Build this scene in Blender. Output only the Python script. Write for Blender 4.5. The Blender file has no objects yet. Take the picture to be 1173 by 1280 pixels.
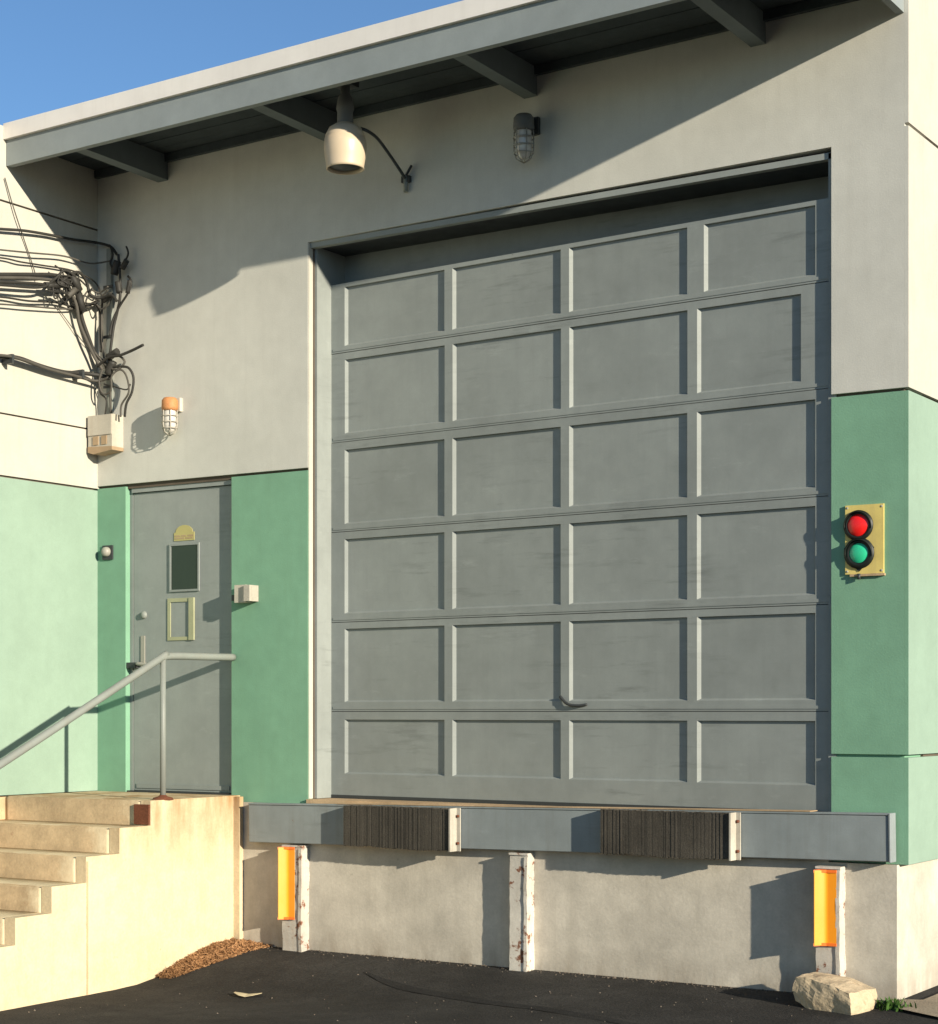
import bpy, bmesh, math, random
from mathutils import Vector, Matrix, noise
R = math.radians
rng = random.Random(7)
scene = bpy.context.scene
COL = scene.collection

# ------------------------------------------------------------------ camera, sky, sun, exposure
cam_data = bpy.data.cameras.new("camera")
cam = bpy.data.objects.new("camera", cam_data)
COL.objects.link(cam)
cam.location = (0, -9.47, 1.53)
cam.rotation_euler = (R(90), 0, R(32.607))
cam_data.sensor_fit = 'HORIZONTAL'
cam_data.sensor_width = 36
cam_data.lens = 2287.8 / 1173 * 36
cam_data.shift_y = 250 / 1173
cam_data.clip_end = 3000
scene.camera = cam

SUN = Vector((2.68, -0.86, 0.745)).normalized()        # towards the sun
elev = math.asin(SUN.z)
world = bpy.data.worlds.new("World")
scene.world = world
world.use_nodes = True
wn = world.node_tree
bg = wn.nodes["Background"]
sky = wn.nodes.new("ShaderNodeTexSky")
sky.sky_type = 'NISHITA'
sky.sun_disc = False
sky.sun_elevation = elev
sky.sun_rotation = math.atan2(SUN.x, SUN.y)
sky.altitude = 0
sky.air_density = 1.0
sky.dust_density = 0.0
sky.ozone_density = 4.5
bg.inputs["Strength"].default_value = 0.084
wn.links.new(sky.outputs[0], bg.inputs["Color"])
sd = bpy.data.lights.new("sun", 'SUN')
sd.energy = 4.8
sd.angle = R(0.6)
sd.color = (1.0, 0.89, 0.71)
sun = bpy.data.objects.new("sun", sd)
COL.objects.link(sun)
sun.location = (30, -10, 12)
sun.rotation_euler = SUN.to_track_quat('Z', 'Y').to_euler()
scene.view_settings.view_transform = 'Standard'
scene.view_settings.look = 'None'
scene.view_settings.gamma = 1
scene.view_settings.use_curve_mapping = False
scene.view_settings.exposure = 0.8

# ------------------------------------------------------------------ materials
def N(nt, t, **kw):
    n = nt.nodes.new(t)
    for k, v in kw.items(): setattr(n, k, v)
    return n
def noise_node(nt, co, scale, detail=5, rough=.55, stretch=None):
    if stretch:
        m = N(nt, "ShaderNodeMapping"); m.inputs["Scale"].default_value = stretch
        nt.links.new(co, m.inputs[0]); co = m.outputs[0]
    n = N(nt, "ShaderNodeTexNoise")
    n.inputs["Scale"].default_value = scale; n.inputs["Detail"].default_value = detail
    n.inputs["Roughness"].default_value = rough
    nt.links.new(co, n.inputs["Vector"])
    return n.outputs["Fac"]
def ramp(nt, fac, a, b, lo=0., hi=1.):
    n = N(nt, "ShaderNodeMapRange")
    n.inputs[1].default_value = a; n.inputs[2].default_value = b
    n.inputs[3].default_value = lo; n.inputs[4].default_value = hi
    nt.links.new(fac, n.inputs[0]); return n.outputs[0]
def mathn(nt, op, a, b):
    n = N(nt, "ShaderNodeMath", operation=op)
    for i, v in enumerate((a, b)):
        if isinstance(v, (int, float)): n.inputs[i].default_value = v
        else: nt.links.new(v, n.inputs[i])
    return n.outputs[0]
def mix(nt, fac, a, b, mode='MIX'):
    n = N(nt, "ShaderNodeMix", data_type='RGBA', blend_type=mode)
    for s, v in ((n.inputs[0], fac), (n.inputs[6], a), (n.inputs[7], b)):
        if isinstance(v, (int, float)): s.default_value = v
        elif isinstance(v, tuple): s.default_value = (*v, 1)
        else: nt.links.new(v, s)
    return n.outputs[2]
def mat(name, col, rough=.7, spec=.3, blotch=.10, streak=0., streak_col=None, grain=.0, grain_scale=90,
        bump=.0, bump_scale=60, wave=.0, spots=None, metal=0., stain=None, xfade=None, smear=0., tone=0.):
    """blotch/grain/streak are colour variation; bump is fine relief (metres), wave is slow unevenness.
    spots=(colour, scale, lo, hi); stain=(colour, z_top, depth, strength)."""
    m = bpy.data.materials.new(name); m.use_nodes = True
    nt = m.node_tree; b = nt.nodes["Principled BSDF"]
    pos = N(nt, "ShaderNodeNewGeometry").outputs["Position"]
    c = N(nt, "ShaderNodeRGB"); c.outputs[0].default_value = (*col, 1); c = c.outputs[0]
    if blotch:
        f = noise_node(nt, pos, 1.7, 6, .6)
        c = mix(nt, 1.0, c, mix(nt, ramp(nt, f, .3, .7), tuple([1 - blotch] * 3), tuple([1 + blotch * .7] * 3)), 'MULTIPLY')
        f = noise_node(nt, pos, 9, 4, .6)
        c = mix(nt, 1.0, c, mix(nt, ramp(nt, f, .3, .7), tuple([1 - blotch * .5] * 3), tuple([1 + blotch * .4] * 3)), 'MULTIPLY')
    if grain:
        f = noise_node(nt, pos, grain_scale, 3, .7)
        c = mix(nt, 1.0, c, mix(nt, ramp(nt, f, .25, .75), tuple([1 - grain] * 3), tuple([1 + grain] * 3)), 'MULTIPLY')
    if streak:
        f = noise_node(nt, pos, 3.2, 5, .65, (5, 5, .35))
        sc = streak_col or tuple(x * .6 for x in col)
        c = mix(nt, ramp(nt, f, .5, .78, 0, streak), c, sc)
    if stain:
        scol, zt, dep, st = stain
        z = N(nt, "ShaderNodeSeparateXYZ"); nt.links.new(pos, z.inputs[0])
        g = ramp(nt, z.outputs[2], zt - dep, zt, 0, 1)
        f = noise_node(nt, pos, 2.6, 5, .65, (2.2, 2.2, .5))
        k = mathn(nt, 'MULTIPLY', g, ramp(nt, f, .38, .68, 0, st))
        c = mix(nt, k, c, scol)
    if spots:
        f = noise_node(nt, pos, spots[1], 6, .7)
        c = mix(nt, ramp(nt, f, spots[2], spots[3]), c, spots[0])
    if smear:      # rubbed horizontal scuffs
        f = noise_node(nt, pos, 2.4, 6, .7, (.8, .8, 7))
        g = noise_node(nt, pos, 1.1, 3, .6)
        k = mathn(nt, 'MULTIPLY', ramp(nt, f, .54, .74, 0, smear), ramp(nt, g, .45, .62))
        c = mix(nt, k, c, tuple(x * .5 for x in col))
        f = noise_node(nt, pos, 3.1, 6, .75, (1.2, 1.2, 4))
        c = mix(nt, ramp(nt, f, .6, .78, 0, smear * .7), c, tuple(min(1, x * 1.35) for x in col))
    if tone:       # each piece has faded a little differently
        oi = N(nt, "ShaderNodeObjectInfo")
        c = mix(nt, 1.0, c, mix(nt, oi.outputs["Random"], tuple([1 - tone] * 3), tuple([1 + tone] * 3)), 'MULTIPLY')
    if xfade:
        xcol, x0, x1 = xfade
        s = N(nt, "ShaderNodeSeparateXYZ"); nt.links.new(pos, s.inputs[0])
        xx = mathn(nt, 'ADD', s.outputs[0], ramp(nt, noise_node(nt, pos, 5, 5, .7), .3, .7, -.12, .12))
        c = mix(nt, ramp(nt, xx, x0, x1), c, xcol)
    nt.links.new(c, b.inputs["Base Color"])
    f = noise_node(nt, pos, 6, 4, .6)
    nt.links.new(ramp(nt, f, .3, .7, max(0, rough - .08), min(1, rough + .08)), b.inputs["Roughness"])
    b.inputs["Specular IOR Level"].default_value = spec
    b.inputs["Metallic"].default_value = metal
    if bump or wave:
        prev = None
        for dist, sc, det in ((wave, 1.3, 3), (bump, bump_scale, 4)):
            if not dist: continue
            bn = N(nt, "ShaderNodeBump"); bn.inputs["Strength"].default_value = 1
            bn.inputs["Distance"].default_value = dist
            nt.links.new(noise_node(nt, pos, sc, det, .6), bn.inputs["Height"])
            if prev: nt.links.new(prev, bn.inputs["Normal"])
            prev = bn.outputs[0]
        nt.links.new(prev, b.inputs["Normal"])
    return m

M = {}
M['white'] = mat('painted_stucco_off_white', (.52, .52, .475), .85, .2, .08, .18, (.36, .35, .31), .06, 120, .0008, 110, .004, ((.33, .31, .27), 26, .69, .77))
M['green'] = mat('painted_stucco_green', (.172, .335, .228), .8, .25, .10, .25, (.145, .26, .17), .05, 120, .0009, 95, .004)
M['cream'] = mat('cream_side_wall_stucco', (.45, .435, .38), .85, .2, .07, .28, (.33, .30, .23), .06, 120, .0008, 110, .004)
M['mint'] = mat('lit_green_stucco', (.232, .325, .26), .8, .25, .08, .22, (.21, .29, .225), .05, 120, .0009, 95, .004)  # front wall green, paled to put strong sun into the side walls' colour
M['grey'] = mat('grey_door_paint', (.238, .262, .252), .55, .35, .11, .30, (.19, .205, .20), .04, 160, .0003, 200, .003, ((.15, .155, .15), 34, .69, .76), smear=.75, tone=.05)
M['grey_canopy'] = mat('grey_canopy_paint', (.235, .265, .265), .6, .3, .10, .2, (.2, .22, .21), .03, 100, .0004, 80, .002)
M['steel'] = mat('blue_grey_dock_steel', (.215, .245, .25), .6, .25, .14, .45, (.15, .155, .145), .05, 120, .0004, 120, .003, ((.17, .09, .05), 16, .68, .76), smear=.6)
M['trim'] = mat('off_white_metal_trim', (.72, .69, .64), .5, .4, .06, .2, (.5, .46, .4), .0, 90, .0, 60, .002)
M['rafter'] = mat('shaded_blue_grey_rafter_paint', (.135, .16, .165), .7, .2, .12, .2, (.09, .10, .10))  # rafter colour darkened to deepen the shade under the canopy
M['soffit'] = mat('shade_darkened_soffit_boards', (.055, .068, .075), .85, .2, .18, .0, None, .1, 60, .0006, 60)  # dark boards, with canopy shade added into their colour
M['concrete'] = mat('whitewashed_concrete', (.485, .45, .38), .9, .15, .22, .45, (.37, .34, .28), .08, 70, .0013, 40, .004, ((.30, .27, .22), 22, .66, .80), stain=((.24, .20, .15), -.03, -.20, .75))
M['stair'] = mat('stained_stair_concrete', (.58, .48, .32), .9, .15, .16, .30, (.50, .36, .19), .10, 60, .0022, 50, .006, ((.36, .24, .13), 14, .66, .80), 0., ((.32, .18, .075), .99, .50, 1.0))
M['riser'] = mat('stair_riser_brown_stain', (.48, .355, .215), .9, .15, .28, .10, (.34, .23, .13), .12, 60, .002, 50, .005, ((.26, .16, .09), 12, .62, .78), xfade=((.66, .55, .37), -8.12, -7.92))
M['asphalt'] = mat('dark_asphalt', (.033, .0315, .029), .92, .2, .35, .0, None, .6, 75, .0045, 70, .014, ((.07, .064, .054), 150, .63, .72))
M['band'] = mat('dark_asphalt_band', (.020, .0195, .019), .92, .2, .35, grain=.5, grain_scale=75, bump=.004, bump_scale=70)
M['pad'] = mat('pale_gritty_ground', (.34, .28, .2), .95, .1, .2, grain=.3, bump=.004, bump_scale=90)
M['rubber'] = mat('dock_bumper_rubber', (.058, .052, .042), .85, .25, .3, .0, None, .5, 130, .002, 90, 0, ((.12, .095, .06), 60, .62, .72))
M['bracket'] = mat('pale_galvanised_bracket', (.40, .375, .32), .6, .3, .2, .5, (.22, .15, .09), .1, 60, .0006, 60, 0, ((.16, .08, .04), 30, .64, .72))
M['postpaint'] = mat('chipped_white_post_paint', (.50, .475, .42), .8, .2, .2, .45, (.36, .27, .20), .08, 90, .0012, 60, .003, ((.19, .085, .05), 14, .565, .62))
M['amber'] = mat('amber_reflective_plastic', (.82, .31, .012), .4, .5, .05, bump=.0003, bump_scale=200)
M['amberdark'] = mat('orange_reflector_rim', (.75, .16, .02), .4, .5, .05)
M['sill'] = mat('tan_wooden_sill', (.46, .33, .20), .85, .2, .25, .4, (.22, .15, .09), .15, 90, .001, 60)
M['rock'] = mat('tan_broken_concrete', (.52, .42, .28), .95, .1, .22, .0, None, .18, 60, .006, 28, .02, ((.33, .24, .15), 9, .58, .72))
M['lamp'] = mat('cream_lamp_enamel', (.52, .43, .31), .45, .5, .08, bump=.0003)
M['dark'] = mat('dark_metal', (.035, .04, .042), .5, .4, .1)
M['capgrey'] = mat('faded_grey_lamp_cap', (.14, .145, .14), .7, .2, .2)
M['glassdark'] = mat('dark_window_glass', (.012, .022, .018), .08, .6, .0)
M['jar'] = mat('frosted_lamp_glass', (.52, .50, .46), .2, .6, .05)
M['orange'] = mat('rusty_orange_lamp_cap', (.42, .19, .075), .6, .3, .15, grain=.2)
M['box'] = mat('weathered_cream_box', (.47, .44, .37), .7, .3, .15, .3, (.3, .22, .14), .1)
M['boxbrown'] = mat('brown_box_cover', (.36, .26, .16), .7, .3, .2)
M['cable'] = mat('black_cable_sheath', (.03, .029, .026), .6, .3, .3)
M['cablegrey'] = mat('dusty_grey_cable_sheath', (.075, .07, .06), .7, .3, .3)
M['rail'] = mat('grey_painted_handrail', (.215, .235, .215), .5, .35, .1, .2, (.25, .2, .15), .05)
M['rust'] = mat('rusted_iron', (.15, .055, .03), .85, .2, .3, grain=.3, bump=.001)
M['yellow'] = mat('yellow_signal_backplate', (.66, .53, .17), .6, .3, .16, .5, (.42, .33, .15), .05, 90, 0, 60, 0, ((.35, .25, .12), 40, .66, .74))
M['sticker'] = mat('faded_yellow_sticker', (.40, .36, .15), .6, .3, .1)
M['frame'] = mat('pale_yellow_frame_tape', (.34, .35, .22), .6, .3, .15)
M['chrome'] = mat('worn_silver_metal', (.30, .29, .25), .45, .5, .1)
M['red'] = mat('red_signal_lens', (.80, .015, .012), .25, .6, .0)
M['greenlens'] = mat('green_signal_lens', (.03, .50, .26), .25, .6, .0)
M['black'] = mat('black_signal_hood', (.008, .012, .009), .5, .4, .05)
M['leafbrown'] = mat('dry_brown_leaves', (.33, .18, .085), .9, .1, .35, grain=.4, grain_scale=60)
M['leafpale'] = mat('pale_dry_leaf', (.62, .52, .33), .8, .2, .1)
M['grit'] = mat('loose_grit_stone', (.17, .14, .11), .95, .1, .5)
M['weed'] = mat('green_weed_blades', (.06, .13, .025), .7, .2, .3)
M['beige'] = mat('beige_frame_bead', (.50, .44, .34), .6, .3, .1)
M['joint'] = mat('brown_joint_sealant', (.11, .09, .07), .9, .1, .2)

# ------------------------------------------------------------------ helpers
def link(name, bm, m, parent=None, bevel=0., smooth=False):
    if bevel:
        es = [e for e in bm.edges if len(e.link_faces) == 2 and e.calc_face_angle(0) > .5]
        bmesh.ops.bevel(bm, geom=es, offset=bevel, segments=1, affect='EDGES', clamp_overlap=True)
    bmesh.ops.recalc_face_normals(bm, faces=bm.faces)
    if smooth:
        for f in bm.faces: f.smooth = True
    me = bpy.data.meshes.new(name); bm.to_mesh(me); bm.free()
    o = bpy.data.objects.new(name, me); COL.objects.link(o)
    for k in (m if isinstance(m, (list, tuple)) else [m]): me.materials.append(k)
    if parent: o.parent = parent
    return o
def tag(o, label=None, cat=None, group=None, kind=None):
    if label: o['label'] = label
    if cat: o['category'] = cat
    if group: o['group'] = group
    if kind: o['kind'] = kind
    return o
def thing(name, loc, label, cat, group=None, kind=None, rz=0.):
    o = bpy.data.objects.new(name, None); COL.objects.link(o)
    o.location = loc; o.rotation_euler = (0, 0, rz); o.empty_display_size = .1
    return tag(o, label, cat, group, kind)
def BM(): return bmesh.new()
def box(bm, x0, x1, y0, y1, z0, z1, mi=0, mtx=None):
    vs = [bm.verts.new((x, y, z)) for x in (x0, x1) for y in (y0, y1) for z in (z0, z1)]
    fs = [(0, 1, 3, 2), (4, 6, 7, 5), (0, 4, 5, 1), (2, 3, 7, 6), (0, 2, 6, 4), (1, 5, 7, 3)]
    for f in fs:
        q = bm.faces.new([vs[i] for i in f]); q.material_index = mi
    if mtx: bmesh.ops.transform(bm, matrix=mtx, verts=vs)
    return vs
def prism(bm, pts, d0, d1, axis='y', mi=0):
    """outline pts in (x,z) for axis y, (y,z) for axis x; (x,y) for axis z"""
    def v(p, d):
        return {'y': (p[0], d, p[1]), 'x': (d, p[0], p[1]), 'z': (p[0], p[1], d)}[axis]
    a = [bm.verts.new(v(p, d0)) for p in pts]; b = [bm.verts.new(v(p, d1)) for p in pts]
    n = len(pts)
    fs = [bm.faces.new(a), bm.faces.new(b[::-1])]
    for i in range(n): fs.append(bm.faces.new([a[i], b[i], b[(i + 1) % n], a[(i + 1) % n]]))
    for f in fs: f.material_index = mi
def lathe(bm, prof, seg=24, mtx=None, mi=0):
    rings = []; allv = []
    for r, z in prof:
        if r < 1e-6: ring = [bm.verts.new((0, 0, z))]
        else: ring = [bm.verts.new((r * math.cos(2 * math.pi * i / seg), r * math.sin(2 * math.pi * i / seg), z)) for i in range(seg)]
        rings.append(ring); allv += ring
    for a, b in zip(rings, rings[1:]):
        for i in range(seg):
            j = (i + 1) % seg
            if len(a) == 1 and len(b) == 1: continue
            if len(a) == 1: f = bm.faces.new([a[0], b[j], b[i]])
            elif len(b) == 1: f = bm.faces.new([a[i], a[j], b[0]])
            else: f = bm.faces.new([a[i], a[j], b[j], b[i]])
            f.material_index = mi; f.smooth = True
    if mtx: bmesh.ops.transform(bm, matrix=mtx, verts=allv)
    return allv
def spline(pts, sub=6):
    P = [Vector(p) for p in pts]
    if len(P) < 3: return P
    out = []
    for i in range(len(P) - 1):
        p0 = P[max(i - 1, 0)]; p1 = P[i]; p2 = P[i + 1]; p3 = P[min(i + 2, len(P) - 1)]
        for k in range(sub):
            t = k / sub
            out.append(.5 * ((2 * p1) + (p2 - p0) * t + (2 * p0 - 5 * p1 + 4 * p2 - p3) * t * t + (3 * p1 - p0 - 3 * p2 + p3) * t ** 3))
    out.append(P[-1]); return out
def tube(bm, pts, r, seg=8, mi=0, r2=None):
    pts = [Vector(p) for p in pts]; prev = None; rings = []
    n = len(pts); up = None
    for i, p in enumerate(pts):
        d = (pts[min(i + 1, n - 1)] - pts[max(i - 1, 0)]).normalized()
        if up is None:
            up = Vector((0, 0, 1)) if abs(d.z) < .9 else Vector((1, 0, 0))
        s = d.cross(up).normalized(); up = s.cross(d).normalized()
        rr = r if r2 is None else r + (r2 - r) * i / max(1, n - 1)
        rings.append([bm.verts.new(p + (s * math.cos(2 * math.pi * k / seg) + up * math.sin(2 * math.pi * k / seg)) * rr) for k in range(seg)])
    for a, b in zip(rings, rings[1:]):
        for k in range(seg):
            f = bm.faces.new([a[k], a[(k + 1) % seg], b[(k + 1) % seg], b[k]]); f.smooth = True; f.material_index = mi
    bm.faces.new(rings[0][::-1]).material_index = mi; bm.faces.new(rings[-1]).material_index = mi
def bx(name, m, parent, x0, x1, y0, y1, z0, z1, bevel=0., mtx=None):
    bm = BM(); box(bm, x0, x1, y0, y1, z0, z1, mtx=mtx)
    return link(name, bm, m, parent, bevel)

# ------------------------------------------------------------------ ground
def gz(x, y):
    t = min(1., max(0., -y / 1.15)); s = t * t * (3 - 2 * t)
    left = min(1., max(0., (-5.0 - x) / 2.0))
    deep = .055 + .105 * left
    return -.012 - deep * s - .008 * max(0, -y - 2) * (1 if y > -40 else 0) - (.3 if y <= -40 else 0)
bm = BM()
xs = [-600, -200, -60, -20] + [-12 + .25 * i for i in range(57)] + [6, 20, 60, 200, 600]
ys = [-600, -200, -60, -30, -15, -8] + [-6 + .2 * i for i in range(36)] + [4, 10, 30, 100, 600]
def gh(x, y):
    h = gz(x, max(-12, y))
    if -12 <= x <= 3 and -6 <= y < -.05: h += .012 * noise.noise(Vector((x * 1.3, y * 1.3, 0))) + .004 * noise.noise(Vector((x * 5, y * 5, 3)))
    return h
vg = [[bm.verts.new((x, y, gh(x, y))) for y in ys] for x in xs]
for i in range(len(xs) - 1):
    for j in range(len(ys) - 1):
        bm.faces.new([vg[i][j], vg[i + 1][j], vg[i + 1][j + 1], vg[i][j + 1]]).smooth = True
tag(link('ground', bm, M['asphalt']), kind='structure')
# dark band laid on the asphalt
bm = BM()
cl = spline([(-6.55, -.42, 0), (-6.05, -.68, 0), (-5.50, -.86, 0), (-5.0, -.99, 0), (-4.62, -1.08, 0), (-4.2, -1.2, 0), (-3.4, -1.4, 0), (-2.0, -1.8, 0)], 8)
prev = None
for i, p in enumerate(cl):
    w = .045 * min(1, (i + 1) / 8) + .006 * noise.noise(p * 6)
    a = bm.verts.new((p.x, p.y - w, gh(p.x, p.y - w) + .003)); b = bm.verts.new((p.x, p.y + w, gh(p.x, p.y + w) + .003))
    if prev: bm.faces.new([prev[0], a, b, prev[1]])
    prev = (a, b)
tag(link('dark_band', bm, M['band']), 'dark band running diagonally across the asphalt in front of the dock', 'tar seam')
# pale gritty ground beside the right corner
bm = BM()
pts = [(-3.36, -.07), (-3.22, -.30), (-2.95, -.42), (-2.2, -.55), (0, -.7), (3, -.75), (3, 6), (-3.20, 6), (-3.20, 0)]
f = bm.faces.new([bm.verts.new((x, y, gz(x, max(y, -.8)) + .016)) for x, y in pts])
bmesh.ops.triangulate(bm, faces=[f])
tag(link('pavement', bm, M['pad']), kind='structure')

# ------------------------------------------------------------------ walls
XL, XR = -9.172, -3.279
fac = thing('front_wall', (-6.2, 0, 0), 'off white and green stucco front wall around the big roller door', 'wall')
def part(name, m, parent, build, bevel=0.):
    bm = BM(); build(bm)
    o = link(name, bm, m, parent, bevel)
    o.location = -Vector(parent.location) if parent else (0, 0, 0)
    return o
def put(o):       # parts are modelled in world space
    o.matrix_parent_inverse = Matrix.Translation(-Vector(o.parent.location)); return o
def P(name, m, parent, bm, bevel=0., smooth=False):
    return put(link(name, bm, m, parent, bevel, smooth))
def PB(name, m, parent, x0, x1, y0, y1, z0, z1, bevel=0., mtx=None):
    bm = BM(); box(bm, x0, x1, y0, y1, z0, z1, mtx=mtx); return P(name, m, parent, bm, bevel)

bm = BM()
prism(bm, [(XL, 3.122), (-7.303, 3.122), (-7.303, 4.588), (-3.712, 4.612), (-3.712, 3.262), (XR - .022, 3.262), (XR - .022, 5.72), (XL, 5.72)], 0, .3)
P('upper_wall', M['white'], fac, bm, .0015)
bm = BM(); prism(bm, [(XL, .93), (-8.905, .93), (-8.905, 3.104), (XL, 3.104)], 0, .3); P('green_band', M['green'], fac, bm, .0015)
bm = BM(); prism(bm, [(-7.947, .93), (-7.303, .93), (-7.303, 3.104), (-7.947, 3.104)], 0, .3); P('green_band', M['green'], fac, bm, .0015)
bm = BM(); prism(bm, [(-3.712, 1.302), (XR - .022, 1.302), (XR - .022, 3.244), (-3.712, 3.244)], 0, .3); P('green_band', M['green'], fac, bm, .0015)
bm = BM(); prism(bm, [(-3.712, .715), (XR - .022, .715), (XR - .022, 1.286), (-3.712, 1.286)], 0, .3); P('green_band', M['green'], fac, bm, .0015)
# backing that shows dark in the open joints
PB('joint_backing', M['joint'], fac, XL, -7.32, .022, .28, 3.09, 3.14)
PB('joint_backing', M['joint'], fac, -3.70, XR - .03, .022, .28, 3.23, 3.28)
PB('joint_backing', M['green'], fac, -3.70, XR - .03, .022, .28, 1.27, 1.32)

lw = thing('left_wall', (XL, -1, 0), 'sunlit cream and mint wall at the left edge carrying the cables', 'wall')
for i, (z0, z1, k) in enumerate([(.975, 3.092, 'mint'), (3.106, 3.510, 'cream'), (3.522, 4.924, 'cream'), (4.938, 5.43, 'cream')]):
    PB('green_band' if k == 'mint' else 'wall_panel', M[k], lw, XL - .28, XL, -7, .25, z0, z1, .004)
PB('joint_backing', M['joint'], lw, XL - .26, XL - .02, -7, -.02, 3.08, 5.40)
PB('concrete_base', M['riser'], lw, XL - .28, XL + .006, -7, -.001, -.6, .965, .004)
PB('coping', M['sill'], lw, XL - .3, XL + .012, -7, -.93, 5.43, 5.455, .003)

rw = thing('right_wall', (XR, 3, 0), 'sunlit cream and mint side wall right of the traffic signal', 'wall')
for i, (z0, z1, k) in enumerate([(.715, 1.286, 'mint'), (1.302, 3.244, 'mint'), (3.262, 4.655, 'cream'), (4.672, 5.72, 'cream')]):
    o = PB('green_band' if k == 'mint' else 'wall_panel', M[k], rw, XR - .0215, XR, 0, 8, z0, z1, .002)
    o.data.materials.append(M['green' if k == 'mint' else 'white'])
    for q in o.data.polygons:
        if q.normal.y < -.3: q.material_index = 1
PB('joint_backing', M['joint'], rw, XR - .3, XR - .0215, .302, 8, .72, 5.7)

# foundation
fd = thing('foundation_wall', (-5.5, -.03, 0), 'whitewashed rough concrete wall below the dock edge beam', 'wall')
bm = BM()
nx = 60; nz = 10
prism(bm, [(-7.93, -.4), (-3.332, -.4), (-3.332, .713), (-7.93, .713)], -.03, .3)
prism(bm, [(-7.93, .7135), (-3.72, .7135), (-3.72, .9295), (-7.93, .9295)], -.028, .3)
P('front_face', M['concrete'], fd, bm, .006)
PB('side_face', M['concrete'], fd, -3.345, -3.333, .301, 8, -.4, .713)

# ------------------------------------------------------------------ canopy
ZC = 5.168
cp = thing('canopy', (XL, -.43, ZC), 'grey fascia canopy with white trim over the dock door', 'canopy')
PB('fascia_board', M['grey_canopy'], cp, XL + .004, -3.302, -.86, -.815, ZC, 5.338, .003)
bm = BM()
box(bm, XL + .004, -3.29, -.885, -.80, 5.340, 5.445); P('metal_trim', M['trim'], cp, bm, .004)
PB('side_fascia', M['grey_canopy'], cp, -3.345, -3.302, -.814, -.002, ZC, 5.398, .003)
PB('roof_deck', M['trim'], cp, XL + .004, -3.302, -.7985, -.002, 5.40, 5.44)
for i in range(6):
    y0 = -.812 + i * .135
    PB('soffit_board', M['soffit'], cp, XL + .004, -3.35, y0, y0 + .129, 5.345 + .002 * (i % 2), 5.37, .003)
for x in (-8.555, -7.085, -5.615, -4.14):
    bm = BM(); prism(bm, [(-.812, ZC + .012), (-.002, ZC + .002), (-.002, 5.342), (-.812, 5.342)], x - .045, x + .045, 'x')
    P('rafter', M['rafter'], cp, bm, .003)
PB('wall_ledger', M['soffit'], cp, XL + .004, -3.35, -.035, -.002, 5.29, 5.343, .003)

cp.rotation_euler = (0, -math.atan(.0155), 0)

# ------------------------------------------------------------------ big sectional door
fr = thing('door_frame', (-5.5, .1, .97), 'grey steel frame lining the opening of the big dock door', 'door frame')
# left jamb: reveal with a small brown bead
PB('corner_bead', M['cream'], fr, -7.305, -7.2965, .004, .045, .965, 4.585, .003)
PB('bead', M['joint'], fr, -7.306, -7.290, .046, .056, .965, 4.585, .002)
PB('jamb', M['grey'], fr, -7.33, -7.272, .057, .36, .965, 4.585, .003)
PB('jamb', M['grey'], fr, -3.735, -3.690, .015, .36, .965, 4.585, .003)
PB('head', M['grey'], fr, -7.30, -3.70, .015, .06, 4.553, 4.5875, .003)
PB('head_soffit', M['dark'], fr, -7.27, -3.736, .062, .42, 4.565, 4.5875)
PB('header_back', M['grey'], fr, -7.36, -3.66, .36, .40, 4.25, 4.576)
PB('sill_board', M['sill'], fr, -7.30, -3.72, -.022, .40, .925, .962, .004)

DA = -math.atan2(.184, 3.56)
gd = thing('garage_door', (-7.275, .212, .963), 'large grey panelled overhead door, twenty four panels, on the loading dock', 'door', rz=DA)
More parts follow.
